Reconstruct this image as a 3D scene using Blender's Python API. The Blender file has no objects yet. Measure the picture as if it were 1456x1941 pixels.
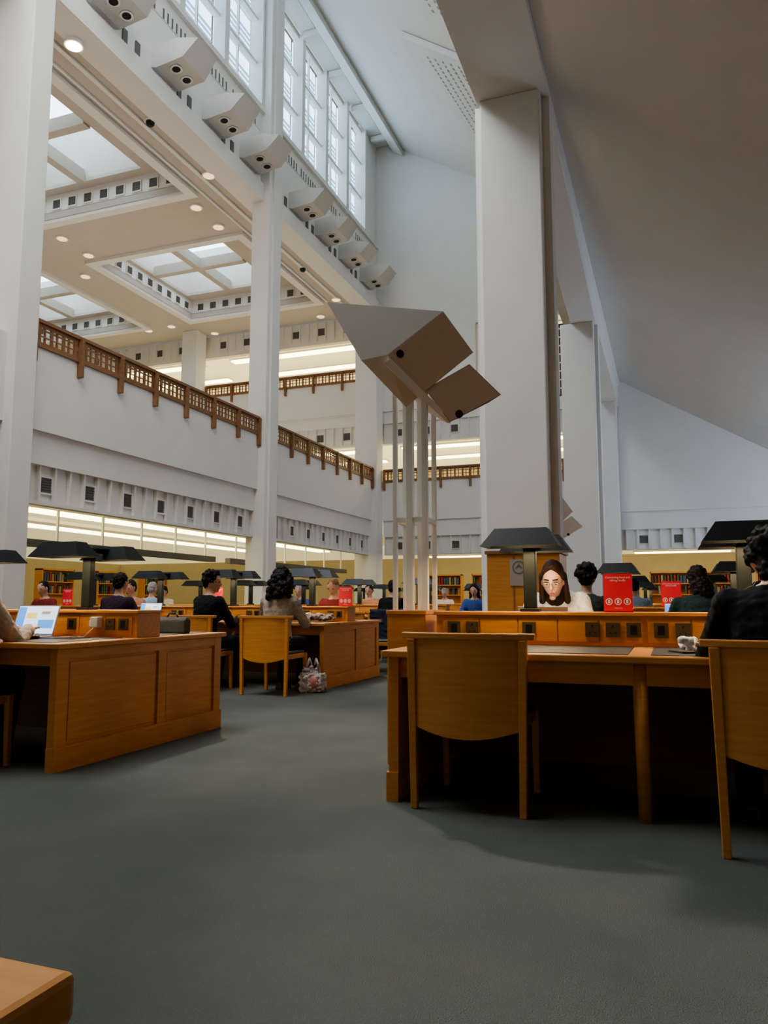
import bpy, bmesh, math, random
from mathutils import Vector, Matrix, noise
random.seed(7)
R=math.radians
PI=math.pi
col=bpy.context.scene.collection
ORD=['first','second','third','fourth','fifth','sixth','seventh','eighth','ninth','tenth','eleventh','twelfth','thirteenth','fourteenth','fifteenth','sixteenth','seventeenth','eighteenth','nineteenth','twentieth']
# ---------------- camera geometry
YAW=R(20.4); PIT=R(6.63); F=1458.0; CH=0.98
def ray(u,v):
    a=(u-728)/F; b=(970.5-v)/F
    f=math.cos(PIT)-b*math.sin(PIT); z=math.sin(PIT)+b*math.cos(PIT)
    return Vector((a*math.cos(YAW)-f*math.sin(YAW), a*math.sin(YAW)+f*math.cos(YAW), z))
CAM=Vector((0,0,CH))
def atz(u,v,z):
    d=ray(u,v); t=(z-CH)/d.z; return Vector((d.x*t,d.y*t,z))
def aty(u,v,y):
    d=ray(u,v); t=y/d.y; return Vector((d.x*t,y,CH+d.z*t))
def atD(u,v,D):
    d=ray(u,v); f=math.cos(PIT)-((970.5-v)/F)*math.sin(PIT); t=D/f
    return Vector((d.x*t,d.y*t,CH+d.z*t))
def onplane(u,v,a,b,c):
    n=(b-a).cross(c-a); d=ray(u,v); t=(a-CAM).dot(n)/d.dot(n); return CAM+d*t
def X(u,y): return aty(u,1137,y).x
# ---------------- materials
def mat(name,c,rough=.6,metal=0,c2=None,scale=8,stretch=(1,1,1),bump=0,emit=None,es=0,spec=.5,trans=0):
    m=bpy.data.materials.new(name); m.use_nodes=True; nt=m.node_tree; b=nt.nodes['Principled BSDF']
    b.inputs['Base Color'].default_value=(*c,1); b.inputs['Roughness'].default_value=rough; b.inputs['Metallic'].default_value=metal
    b.inputs['Specular IOR Level'].default_value=spec
    if c2 or bump:
        tc=nt.nodes.new('ShaderNodeTexCoord'); mp=nt.nodes.new('ShaderNodeMapping'); mp.inputs['Scale'].default_value=stretch
        n=nt.nodes.new('ShaderNodeTexNoise'); n.inputs['Scale'].default_value=scale; n.inputs['Detail'].default_value=6
        nt.links.new(tc.outputs['Object'],mp.inputs[0]); nt.links.new(mp.outputs[0],n.inputs['Vector'])
        if c2:
            r=nt.nodes.new('ShaderNodeValToRGB'); r.color_ramp.elements[0].position=.35; r.color_ramp.elements[1].position=.65
            r.color_ramp.elements[0].color=(*c,1); r.color_ramp.elements[1].color=(*c2,1)
            nt.links.new(n.outputs['Fac'],r.inputs[0]); nt.links.new(r.outputs[0],b.inputs['Base Color'])
        if bump:
            bp=nt.nodes.new('ShaderNodeBump'); bp.inputs['Strength'].default_value=bump; bp.inputs['Distance'].default_value=.01
            nt.links.new(n.outputs['Fac'],bp.inputs['Height']); nt.links.new(bp.outputs[0],b.inputs['Normal'])
    if emit:
        b.inputs['Emission Color'].default_value=(*emit,1); b.inputs['Emission Strength'].default_value=es
    return m
M={}
M['white']=mat('white_paint',(.80,.775,.735),.75,c2=(.82,.795,.755),scale=2,spec=.3)
M['wood']=mat('oak',(.56,.235,.058),.42,c2=(.64,.29,.08),scale=3,stretch=(1.2,1.2,14),bump=.05)
M['woodh']=mat('oak_horizontal',(.56,.235,.058),.38,c2=(.64,.29,.08),scale=3,stretch=(1.2,14,14),bump=.05)
M['wooddark']=mat('oak_rail',(.24,.12,.055),.5,c2=(.30,.15,.07),scale=3,stretch=(1,10,10))
M['leather']=mat('desk_leather',(.06,.055,.05),.5,c2=(.07,.065,.06),scale=60,bump=.1)
def carpet():
    m=mat('carpet_mat',(.115,.122,.108),.95,c2=(.14,.146,.13),scale=1.3,spec=.1)
    nt=m.node_tree; b=nt.nodes['Principled BSDF']; n=nt.nodes.new('ShaderNodeTexNoise'); n.inputs['Scale'].default_value=220; n.inputs['Detail'].default_value=3
    tc=nt.nodes.new('ShaderNodeTexCoord'); nt.links.new(tc.outputs['Object'],n.inputs['Vector'])
    bp=nt.nodes.new('ShaderNodeBump'); bp.inputs['Strength'].default_value=.8; bp.inputs['Distance'].default_value=.012
    nt.links.new(n.outputs['Fac'],bp.inputs['Height']); nt.links.new(bp.outputs[0],b.inputs['Normal']); return m
M['carpet']=carpet()
M['black']=mat('black_metal',(.012,.014,.014),.4,metal=.2)
M['blackg']=mat('black_post_metal',(.009,.013,.012),.5,spec=.3)
M['brass']=mat('bronze_plate',(.16,.11,.06),.4,metal=.6)
M['dark']=mat('dark_slot',(.02,.02,.02),.8)
M['grey']=mat('grille_grey',(.16,.15,.14),.6)
M['sky']=mat('window_daylight',(.5,.6,.7),.3,emit=(.58,.82,1.0),es=2.6)
M['skyl']=mat('skylight_glass',(.5,.6,.7),.3,emit=(.66,.85,1.0),es=3.6)
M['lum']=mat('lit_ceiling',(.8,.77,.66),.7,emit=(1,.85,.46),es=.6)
M['tube']=mat('fluorescent_tube',(.9,.9,.8),.5,emit=(1,.88,.48),es=6.5)
M['dl']=mat('downlight_bulb',(.9,.8,.6),.5,emit=(1,.75,.45),es=22)
M['dloff']=mat('downlight_reflector',(.5,.42,.3),.25,metal=.7,emit=(1,.7,.38),es=1.3)
M['lamptube']=mat('desk_lamp_tube',(.9,.9,.8),.5,emit=(1,.74,.42),es=130)
M['lampoff']=mat('desk_lamp_diffuser',(.5,.5,.45),.5,emit=(1,.80,.48),es=40)
M['red']=mat('red_card',(.62,.03,.05),.5,emit=(.8,.04,.07),es=.10)
M['paper']=mat('white_print',(.8,.75,.72),.6)
M['notice']=mat('notice_paper',(.42,.36,.30),.7)
M['silver']=mat('silver_metal',(.55,.56,.58),.35,metal=.7)
M['screen']=mat('laptop_screen',(.6,.7,.8),.3,emit=(.55,.72,.95),es=1.3)
M['screenw']=mat('laptop_screen_bright',(.7,.7,.7),.3,emit=(1,.93,.85),es=4.5)
M['screenb']=mat('screen_blue',(.1,.3,.7),.3,emit=(.1,.35,.9),es=1)
M['screeny']=mat('screen_yellow',(.7,.6,.2),.3,emit=(.9,.75,.2),es=.8)
M['plastic']=mat('clear_plastic',(.6,.58,.6),.25,c2=(.35,.25,.25),scale=9,bump=.6)
M['pinkp']=mat('pink_plastic',(.6,.12,.12),.4,c2=(.5,.3,.3),scale=14)
M['scarf']=mat('patterned_cloth',(.55,.45,.38),.9,c2=(.12,.06,.04),scale=45)
M['tan']=mat('uplight_paint_shaded',(.22,.19,.16),.8,c2=(.23,.20,.17),scale=2,spec=.1)  # uplight paint, darkened in colour for its shaded faces
M['tan_lit']=mat('uplight_paint_lit',(.72,.60,.48),.7,c2=(.74,.62,.5),scale=2,spec=.2)  # same uplight paint, lightened so the lower faces look lit
M['mast']=mat('mast_paint',(.84,.83,.78),.5,c2=(.86,.85,.8),scale=2)
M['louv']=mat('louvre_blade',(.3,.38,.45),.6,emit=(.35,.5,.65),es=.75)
def colm(name,c,r=.85,c2=None):
    if name not in M: M[name]=mat(name,c,r,c2=c2 or tuple(x*1.25 for x in c),scale=40,spec=.25)
    return M[name]
SK=mat('skin',(.62,.37,.27),.55,c2=(.66,.40,.29),scale=12)
# ---------------- mesh builder
class MB:
    def __init__(s): s.v=[]; s.f=[]
    def add(s,vs,fs):
        n=len(s.v); s.v+= [tuple(p) for p in vs]; s.f+=[[i+n for i in f] for f in fs]; return s
    def box(s,x0,x1,y0,y1,z0,z1):
        if x0>x1:x0,x1=x1,x0
        if y0>y1:y0,y1=y1,y0
        if z0>z1:z0,z1=z1,z0
        return s.add([(x0,y0,z0),(x1,y0,z0),(x1,y1,z0),(x0,y1,z0),(x0,y0,z1),(x1,y0,z1),(x1,y1,z1),(x0,y1,z1)],
            [(0,3,2,1),(4,5,6,7),(0,1,5,4),(1,2,6,5),(2,3,7,6),(3,0,4,7)])
    def extr(s,pts,vec):
        n=len(pts); vec=Vector(vec); p=[Vector(q) for q in pts]
        return s.add(p+[q+vec for q in p],[list(range(n))[::-1],list(range(n,2*n))]+[(i,(i+1)%n,n+(i+1)%n,n+i) for i in range(n)])
    def cyl(s,p0,p1,r0,r1=None,n=12):
        if r1 is None:r1=r0
        p0=Vector(p0);p1=Vector(p1);d=(p1-p0).normalized(); a=d.orthogonal().normalized(); b=d.cross(a)
        vs=[p0+(a*math.cos(2*math.pi*i/n)+b*math.sin(2*math.pi*i/n))*r0 for i in range(n)]+[p1+(a*math.cos(2*math.pi*i/n)+b*math.sin(2*math.pi*i/n))*r1 for i in range(n)]
        return s.add(vs,[list(range(n))[::-1],list(range(n,2*n))]+[(i,(i+1)%n,n+(i+1)%n,n+i) for i in range(n)])
    def ell(s,c,r,Mx=None,nu=16,nv=10,fn=None):
        c=Vector(c); r=r if hasattr(r,'__len__') else (r,r,r)
        vs=[];fs=[]
        for j in range(nv+1):
            th=math.pi*j/nv
            if j in(0,nv): pts=[(0,0,math.cos(th))]
            else: pts=[(math.sin(th)*math.cos(2*math.pi*i/nu),math.sin(th)*math.sin(2*math.pi*i/nu),math.cos(th)) for i in range(nu)]
            for p in pts:
                q=Vector((p[0]*r[0],p[1]*r[1],p[2]*r[2])) if fn is None else Vector(fn(*p))
                q=c+q
                if Mx is not None:q=Mx@q
                vs.append(q)
        for i in range(nu): fs.append((0,1+i,1+(i+1)%nu))
        for j in range(nv-2):
            o=1+j*nu
            for i in range(nu): fs.append((o+i,o+nu+i,o+nu+(i+1)%nu,o+(i+1)%nu))
        o=1+(nv-2)*nu; L=len(vs)-1
        for i in range(nu): fs.append((L,o+(i+1)%nu,o+i))
        return s.add(vs,fs)
    def cap(s,p0,p1,r0,r1=None,Mx=None,n=10):
        if r1 is None:r1=r0
        p0=Vector(p0);p1=Vector(p1)
        if Mx is not None:p0=Mx@p0;p1=Mx@p1
        s.cyl(p0,p1,r0,r1,n); s.ell(p0,r0,nu=n,nv=6); s.ell(p1,r1,nu=n,nv=6); return s
    def hull(s,pts):
        bm=bmesh.new()
        for p in pts:bm.verts.new(p)
        bmesh.ops.convex_hull(bm,input=bm.verts)
        bmesh.ops.delete(bm,geom=[v for v in bm.verts if not v.link_faces],context='VERTS')
        bmesh.ops.dissolve_limit(bm,angle_limit=R(2),verts=bm.verts,edges=bm.edges)
        bm.verts.index_update()
        s.add([v.co.copy() for v in bm.verts],[[v.index for v in f.verts] for f in bm.faces]); bm.free(); return s
    def build(s,name,m,parent=None,smooth=False,bevel=0,vox=0,sm=3,label=None,disp=0):
        me=bpy.data.meshes.new(name); me.from_pydata(s.v,[],s.f)
        bm=bmesh.new(); bm.from_mesh(me); bmesh.ops.recalc_face_normals(bm,faces=bm.faces); bm.to_mesh(me); bm.free()
        o=bpy.data.objects.new(name,me); col.objects.link(o); me.materials.append(m)
        if vox:
            a=o.modifiers.new('r','REMESH'); a.mode='VOXEL'; a.voxel_size=vox; a.use_smooth_shade=True
            b=o.modifiers.new('s','SMOOTH'); b.iterations=sm; b.factor=.5
            dg=bpy.context.evaluated_depsgraph_get(); dg.update()
            nm=bpy.data.meshes.new_from_object(o.evaluated_get(dg)); o.modifiers.clear(); o.data=nm; nm.name=name
            if not nm.materials: nm.materials.append(m)
            if disp:
                for v in nm.vertices:
                    v.co+=v.normal*disp*noise.noise(v.co*45)
            smooth=True
        if smooth:
            for p in o.data.polygons:p.use_smooth=True
        if bevel:
            b=o.modifiers.new('bevel','BEVEL'); b.width=bevel; b.segments=2; b.limit_method='ANGLE'
        if parent: o.parent=parent
        if label:o['label']=label
        return o
def tag(o,label=None,cat=None,group=None,kind=None):
    if label:o['label']=label
    if cat:o['category']=cat
    if group:o['group']=group
    if kind:o['kind']=kind
    return o
def empty(name,loc,rz=0,label=None,cat=None,group=None,kind=None):
    o=bpy.data.objects.new(name,None); col.objects.link(o); o.location=loc; o.rotation_euler=(0,0,rz); o.empty_display_size=.1
    return tag(o,label,cat,group,kind)
def copy_tree(o,parent=None):
    c=o.copy(); col.objects.link(c); c.parent=parent
    for ch in list(o.children): copy_tree(ch,c)
    return c
def struct(name,mb,m,parent=None,**k):
    o=mb.build(name,m,parent,**k)
    if not parent: o['kind']='structure'
    return o
def text(s,size,loc,rot,m,parent,name='lettering',align='CENTER'):
    cu=bpy.data.curves.new('t','FONT'); cu.body=s; cu.size=size; cu.align_x=align; cu.extrude=.0006
    o=bpy.data.objects.new('t',cu); col.objects.link(o); dg=bpy.context.evaluated_depsgraph_get(); dg.update()
    me=bpy.data.meshes.new_from_object(o.evaluated_get(dg)); bpy.data.objects.remove(o)
    n=bpy.data.objects.new(name,me); col.objects.link(n); me.materials.clear(); me.materials.append(m); n.location=loc; n.rotation_euler=rot; n.parent=parent
    return n
# =============== SETTING
struct('floor',MB().box(-28,8,-9,34,-.1,0),M['carpet'])
W=M['white']
def column(x0,x1,y0,y1,z1,z0=0):
    return struct('column',MB().box(x0,x1,y0,y1,z0,z1),W,bevel=.02)
column(-11.3,-9.75,9.18,9.64,18.8); column(-10.25,-9.72,17.3,18.0,18.8)
column(-10.6,-9.75,25.45,26.1,11.8); column(-18.1,-17.4,25.3,25.98,11.8,4.45)
column(-2.3,-1.45,10.1,10.9,8.1); column(-2.2,-1.45,17.7,18.5,7.4); column(-2.2,-1.45,25.3,26.0,7.4)
struct('trim_1',MB().box(-2.4,-2.3,10.25,10.75,0,8.1).box(-1.45,-1.35,10.35,10.65,0,8.1).box(-1.45,-1.37,17.95,18.25,0,7.4).box(-9.72,-9.66,17.45,17.85,0,18.6),W)
# under-balcony ceilings, mezzanine slabs
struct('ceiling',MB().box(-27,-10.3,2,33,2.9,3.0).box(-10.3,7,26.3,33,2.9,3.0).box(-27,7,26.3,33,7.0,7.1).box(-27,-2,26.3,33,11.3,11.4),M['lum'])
struct('ceiling',MB().box(-27,-10.02,2,26.1,3.9,4.4).box(-27,7,26.1,33,3.9,4.4).box(-27,-9.8,26.1,33,7.9,8.4),W)
def left_bay(y0,y1):
    m=MB().box(-10.15,-9.93,y0,y1,3.86,5.32).box(-10.3,-10.02,y0,y1,3.3,3.86).box(-10.4,-10.14,y0,y1,2.65,3.3)
    struct('wall_left',m,W)
left_bay(2,9.2); left_bay(9.64,17.3); left_bay(18,26.05)
struct('wall_far',MB().box(-9.75,-2.2,26.05,26.27,3.88,5.32).box(-9.75,7,26.13,26.4,3.3,3.88).box(-9.75,7,26.25,26.5,2.65,3.3)
   .box(-2.2,7,26.05,26.4,3.88,9),W)
struct('wall_far',MB().box(-27,-2.2,26.25,26.5,6.75,7.5).box(-27,-2.2,26.15,26.4,7.5,7.95)
   .box(-27,-10.6,26.05,26.27,7.95,9.2).box(-27,-10.6,26.25,26.5,10.9,11.79)
   .box(-9.75,-6.2,26.05,26.4,7.95,10.9).box(-27,-18.1,26.05,26.3,3.9,5.3),W)
struct('wall_far',MB().extr([(-10.2,26.05,10.9),(-2.2,26.05,10.9),(-2.2,26.05,14.2),(-10.2,26.05,19)],(0,.3,0)),W)
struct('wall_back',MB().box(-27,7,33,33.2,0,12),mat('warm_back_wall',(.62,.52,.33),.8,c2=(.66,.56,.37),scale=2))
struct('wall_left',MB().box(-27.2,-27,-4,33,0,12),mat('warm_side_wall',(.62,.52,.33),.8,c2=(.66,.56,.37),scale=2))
struct('wall_right',MB().box(7,7.2,-9,26,0,5),W)
# right arcade beam + wall over, sloped aisle ceiling
struct('trim_2',MB().box(-2.35,-1.35,-9,26.05,8.1,14.4),W)
struct('trim_3',MB().extr([(-1.95,10.95,8.12),(-1.95,17.6,7.4),(-1.95,26.04,7.4),(-1.95,26.04,8.12)],(.55,0,0)),W)
struct('ceiling',MB().extr([(-1.35,-9,8.25),(7,-9,3.2),(7,-9,3.45),(-1.35,-9,8.5)],(0,35.04,0)),W)
sl=lambda x:18.7-.6*(x+10)
struct('ceiling',MB().extr([(-10.4,-2,sl(-10.4)),(-2.2,-2,sl(-2.2)),(-2.2,-2,sl(-2.2)+.2),(-10.4,-2,sl(-10.4)+.2)],(0,28.2,0)),W)
struct('ceiling',MB().extr([(-9.3,2,sl(-9.3)),(-8.9,2,sl(-8.9)),(-8.9,2,sl(-8.9)-.25),(-9.3,2,sl(-9.3)-.25)],(0,24,0)).extr([(-10,2,18.35),(-9.5,2,18.35),(-9.5,2,18.8),(-10,2,18.8)],(0,24,0)),W)
PG=mat('perforation_grey',(.38,.37,.36),.8)
for k,(ya,yb) in enumerate(((18.3,24.2),(10.5,17.3))):
    def pp(x,y,o): return (x,y,sl(x)-o)
    e=empty('acoustic_panel',(0,0,0),0,['perforated white acoustic panel on the sloped ceiling, nearer the end wall','perforated white acoustic panel on the sloped ceiling, at the top edge'][k],'acoustic panel')
    pts=[(-6.3,ya),(-4.2,ya+.3),(-3.0,yb),(-5.2,yb)]
    m=MB(); m.hull([pp(x,y,.22) for x,y in pts]+[pp(x,y,.02) for x,y in pts]); m.build('panel',M['white'],e)
    m=MB()
    for i in range(30):
        for j in range(9):
            y=ya+.5+i*(yb-ya-.9)/30; x=-5.75+.8*(i/30)+j*.22
            z=sl(x)-.225; m.add([(x,y,z),(x+.06,y,z-.036),(x+.06,y+.1,z-.036),(x,y+.1,z)],[(0,1,2,3)])
    m.build('perforations',PG,e)
# fascia wall over left aisle
m=MB()
m.box(-10.4,-10.0,-4,26.05,12.15,14.25).box(-10.55,-9.90,-4,26.05,11.74,12.2).box(-10.4,-9.9,-4,26.05,14.25,14.4)
struct('wall_left',m,W)
struct('wall_left',MB().box(-10.5,-10,17.3,18.0,14.3,18.7).box(-10.5,-10,9.3,9.8,14.3,18.7).box(-10.5,-10,-4,2,14.3,18.7).box(-10.5,-10,24.9,26.05,14.3,18.7),W)
struct('trim_8',MB().box(-10.9,-10.8,-4,26.1,11.75,11.81).box(-11.3,-11.25,-4,26.1,11.75,11.81),W)
wn=1
def cwindow(y0,y1):
    global wn
    e=empty('window_%d'%wn,(-10.0,y0,14.4),0,kind='structure'); wn+=1
    w=y1-y0; h=3.95
    f=MB().box(-.30,.05,0,.10,0,h).box(-.30,.05,w-.10,w,0,h).box(-.30,-.1,.10,w-.10,0,.10).box(-.30,-.1,.10,w-.10,h-.10,h)
    for k in(1,2): f.box(-.28,-.12,.10,w-.10,k*h/3-.045,k*h/3+.045)
    f.box(-.27,-.2,w/2-.02,w/2+.02,.10,h-.10)
    f.build('window_frame',W,e)
    MB().box(-.42,-.4,.05,w-.05,.03,h-.03).build('pane',M['sky'],e)
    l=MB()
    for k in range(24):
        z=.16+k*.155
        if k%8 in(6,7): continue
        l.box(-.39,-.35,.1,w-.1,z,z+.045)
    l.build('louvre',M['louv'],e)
for k in range(4): cwindow(18.0+k*1.72,18.0+(k+1)*1.72)
for k in range(4): cwindow(9.8+k*1.87,9.8+(k+1)*1.87)
for k in range(4): cwindow(2.0+k*1.82,2.0+(k+1)*1.82)
e=empty('lighting_rail',(-9.0,10,18.1),0,'white tubular rail on brackets running above the tall clerestory windows','rail')
MB().cyl((0,0,0),(0,15.6,0),.06,n=10).build('tube',W,e,smooth=True)
for k in range(9): MB().box(-.9,.05,k*1.9,k*1.9+.12,.02,.22).box(-.1,.06,k*1.9-.1,k*1.9+.22,-.12,.08).build('bracket',W,e)
# left aisle coffered ceiling
xs=[-27,-24.7,-19.2,-16.9,-11.7,-9.95]; ys=[-4,3.2,8.4,11,16.2,19,24.2,26.1]
cof=[]; m=MB()
for i in range(5):
    for j in range(7):
        if i in(1,3) and j in(1,3,5): cof.append((xs[i],xs[i+1],ys[j],ys[j+1]))
        else: m.box(xs[i],xs[i+1],ys[j],ys[j+1],11.8,12.0)
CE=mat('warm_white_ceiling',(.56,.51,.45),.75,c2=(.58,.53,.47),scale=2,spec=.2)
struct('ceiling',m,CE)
sn=20
def incof(x,y): return any(a-.1<x<b+.1 and c-.1<y<d+.1 for a,b,c,d in cof)
vent=empty('air_vent',(0,0,0),0,'x','vent')
MB().box(-.16,.16,-.03,.02,-.16,-.13).box(-.16,.16,-.03,.02,.13,.16).box(-.16,-.13,-.03,.02,-.13,.13).box(.13,.16,-.03,.02,-.13,.13).build('frame',W,vent)
g=MB().box(-.13,.13,-.005,.01,-.13,.13)
for k in range(6): g.box(-.13,.13,-.02,-.005,-.12+k*.045,-.105+k*.045)
g.build('grille',M['grey'],vent)
vfirst=[True]
def place_vent(p,rz,label,group,s=1):
    if vfirst[0]: o=vent; vfirst[0]=False
    else: o=copy_tree(vent)
    o.location=p; o.rotation_euler=(0,0,rz); o.scale=(s,1,s); o['label']=label; o['group']=group
cofname={1:'leftmost near skylight recess',2:'leftmost distant skylight recess',4:'nearest skylight recess',5:'skylight recess beyond the middle column'}
for ci,(a,b,c,d) in enumerate(cof):
    struct('trim_9',MB().box(a-.28,a-.02,c-.28,d+.28,11.70,11.82).box(b+.02,b+.28,c-.28,d+.28,11.70,11.82).box(a-.02,b+.02,c-.28,c-.02,11.70,11.82).box(a-.02,b+.02,d+.02,d+.28,11.70,11.82),W)
    m=MB().box(a-.15,a,c-.15,d+.15,11.99,12.55).box(b,b+.15,c-.15,d+.15,11.99,12.55).box(a,b,c-.15,c,11.99,12.55).box(a,b,d,d+.15,11.99,12.55)
    struct('ceiling',m,W); m=MB()
    i0=a+.12;i1=b-(1.15 if ci!=5 else 1.45);j0=c+.8;j1=d-(.3 if ci!=5 else .5)
    m.box(a,i0,c,d,12.5,12.6).box(i1,b,c,d,12.5,12.6).box(i0,i1,c,j0,12.5,12.6).box(i0,i1,j1,d,12.5,12.6)
    xm=(i0+i1)/2; ym=(j0+j1)/2
    m.box(xm-.12,xm+.12,j0,j1,12.45,12.8).box(i0,i1,ym-.12,ym+.12,12.44,12.79)
    struct('ceiling',m,CE); m=MB()
    for(q,w) in (((i0,j0),(i1,j0)),((i1,j0),(i1,j1)),((i1,j1),(i0,j1)),((i0,j1),(i0,j0))):
        t=lambda p:(xm+(p[0]-xm)*.8,ym+(p[1]-ym)*.8,14)
        m.add([(*q,12.6),(*w,12.6),t(w),t(q)],[(0,1,2,3)])
    struct('ceiling',m,W)
    o=struct('window_%d'%sn,MB().box(xm-2,xm+2,ym-2,ym+2,14,14.05),M['skyl']); sn+=1
    if ci not in cofname: continue
    nm=cofname[ci]
    for k in range(9):
        place_vent((a+.4+k*(b-a-.8)/8,d-.005,12.2),0,'%s grille along the far side of the %s'%(ORD[k],nm),'grilles in the skylight recess')
    for k in range(9):
        place_vent((a+.005,c+.4+k*(d-c-.8)/8,12.2),R(90),'%s grille along the left side of the %s'%(ORD[k],nm),'grilles in the skylight recess')
def frieze(y0,y1,name,n):
    m=MB(); st=(y1-y0)/n
    for k in range(n*3):
        y=y0+k*st/3; m.box(-10.15,-10.06,y-.02,y+.02,2.68,3.3)
    m.box(-10.15,-10.04,y0,y1,2.62,2.68)
    struct('trim_5',m,W)
    for k in range(n): place_vent((-10.13,y0+(k+.5)*st,2.98),R(90),'%s square vent from the left in the frieze %s'%(ORD[k],name),'vents in the lower friezes')
frieze(9.8,17.3,'between the two left columns',7); frieze(18,25.45,'beyond the middle column',7)
def friezeF(x0,x1,z0,z1,name,n,s=1):
    m=MB(); st=(x1-x0)/n
    for k in range(n*3):
        x=x0+k*st/3; m.box(x-.02,x+.02,26.17,26.26,z0+.03,z1)
    struct('trim_6',m,W)
    for k in range(n): place_vent((x0+(k+.5)*st,26.245,(z0+z1)/2),0,'%s square vent from the left in the %s'%(ORD[k],name),'vents in the far friezes',s)
friezeF(-9.7,-2.3,2.65,3.3,'lower far frieze behind the slender mast',7)
friezeF(-1.3,5,2.65,3.3,'far frieze at the right',6)
friezeF(-9.7,-2.3,6.8,7.5,'upper far frieze behind the mast',7)
friezeF(-17.3,-10.7,6.8,7.5,'far frieze under the top gallery',6,1.1)
friezeF(-17.3,-10.7,11,11.75,'highest far frieze above the top gallery',6,1.1)
friezeF(-27,-18.2,11,11.75,'highest far frieze left of the distant pillar',8,1.1)
k=0
for i,yc in enumerate([9.9,11.9,13.75,15.6,18.5,20.3,22.0,23.8]):
    for q in (-.2,.2):
        o=MB().box(-.02,.02,-.07,.07,-.15,.15).build('fascia_vent',M['grey']); o.location=(-9.99,yc+q,12.42)
        tag(o,'%s small dark rectangular opening from the near end along the high fascia'%(ORD[k]),'vent','small openings in the fascia'); k+=1
for i,(ya,yb) in enumerate(((10,17.2),(18.2,25))):
    e=empty('slot_grille',(-9.99,ya,13.85),0,['row of thin dark slots under the clerestory left of the middle column','row of thin dark slots under the clerestory right of the middle column'][i],'grille')
    MB().box(-.005,.005,0,yb-ya,-.14,.14).build('plate',W,e)
    m=MB(); n=int((yb-ya)/.16)
    for q in range(n):
        if q%9==8: continue
        m.box(.004,.012,q*.16,q*.16+.05,-.12,.12)
    m.build('slots',M['grey'],e)
# spot boxes
spot=empty('spotlight_box',(0,0,0),0,'x','spotlight','white faceted spotlight boxes along the fascia')
prof=[(0,-.20),(.12,-.24),(.78,-.16),(1.12,.22),(.60,.32),(0,.28)]
m=MB(); m.hull([(x,y*(1 if x<.9 else .86),z) for x,z in prof for y in(-.42,.42)]); m.build('housing',mat('spot_housing_paint',(.62,.59,.55),.7,c2=(.64,.61,.57),scale=2),spot)
nrm=Vector((.08,0,-.66)).normalized()
for y in(-.19,.19):
    c=Vector((.47,y,-.2)); r=MB().cyl(c-nrm*.01,c+nrm*.02,.13,n=20); o=r.build('rim',M['silver'],spot)
    MB().cyl(c+nrm*.0,c+nrm*.024,.09,n=16).build('lens',M['dark'],o)
spots=[11.0,13.0,14.9,16.6,19.35,21.1,22.9,24.8]
for i,y in enumerate(spots):
    o=spot if i==0 else copy_tree(spot); o.location=(-10,y,12.56); o['label']='%s white faceted spotlight box from the top left along the high fascia'%ORD[i]
# downlights
dl=empty('downlight',(0,0,0),0,'x','downlight','round ceiling downlights')
MB().cyl((0,0,-.05),(0,0,.02),.18,n=20).build('ring',W,dl); bulb=MB().cyl((0,0,-.065),(0,0,-.01),.14,n=20).build('bulb',M['dloff'],dl)
pix=[(140,83),(396,330),(414,428),(118,450),(168,482),(162,522),(174,566),(230,597),(325,617),(407,630),(637,566),(608,598),(282,625),(372,391)]
lab=['brightest round downlight, at the top left beside the near column']+['%s round downlight counting from the upper left of the ceiling after the brightest'%ORD[i] for i in range(20)]
n=0
for i,(u,v) in enumerate(pix):
    p=atz(u,v,11.8 if i else 11.72)
    if incof(p.x,p.y) or p.y>26: continue
    o=dl if n==0 else copy_tree(dl); o.location=p; o['label']=lab[n]; n+=1
bulb.data=bulb.data.copy(); bulb.data.materials[0]=M['dl']
for i,(u,v) in enumerate([(285,228),(574,507)]):
    p=atz(u,v,11.8); e=empty('security_dome',p,0,['dark security camera dome on the ceiling above the near bay','dark security camera dome on the ceiling right of the middle column'][i],'security camera')
    MB().cyl((0,0,-.04),(0,0,.0),.14,n=16).build('mount',W,e); MB().ell((0,0,-.06),.1).build('dome',M['black'],e,smooth=True)
def balustrade(L,label,loc,rz):
    e=empty('balustrade',loc,rz,label,'balustrade','wooden balustrades')
    MB().box(0,L,-.06,.1,.40,.46).build('top_rail',M['wooddark'],e)
    MB().box(0,L,-.04,.04,-.02,.07).build('bottom_rail',M['wooddark'],e)
    m=MB().box(0,L,-.018,.0,.28,.31).box(0,L,-.018,0,.17,.19)
    n=int(L/.14)
    for k in range(n):
        m.box(k*.14,k*.14+(.06 if k%2 else .03),-.02,.01,.07,.34)
    m.box(0,L,-.022,.012,.34,.4)
    m.build('lattice',M['wooddark'],e)
    n=max(2,round(L/1.12))
    for k in range(n+1):
        x=min(L-.07,k*L/n); MB().box(x,x+.07,-.1,.02,-.3,.42).build('post',M['wooddark'],e)
    return e
balustrade(7.63,'near oak lattice balustrade between the two left columns',(-9.93,9.66,5.3),R(90))
balustrade(7.4,'oak lattice balustrade between the middle and corner columns',(-9.93,18.02,5.3),R(90))
balustrade(7.5,'oak lattice balustrade on the far wall behind the slender mast',(-9.7,26.05,5.3),0)
balustrade(7.2,'highest oak lattice balustrade on the top gallery, farthest back',(-17.4,26.05,9.2),0)
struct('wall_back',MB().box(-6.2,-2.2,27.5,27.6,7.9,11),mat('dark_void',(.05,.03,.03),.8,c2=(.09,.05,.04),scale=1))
m=MB()
for k in range(9): m.box(-6.18,-2.3,26.1,26.14,8.2+k*.3,8.24+k*.3)
for k in range(9): m.box(-6.15+k*.47,-6.11+k*.47,26.09,26.13,8,10.85)
tag(m.build('grid_guard',W),'white metal grid guard across the dark opening left of the big column','guard')
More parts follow.
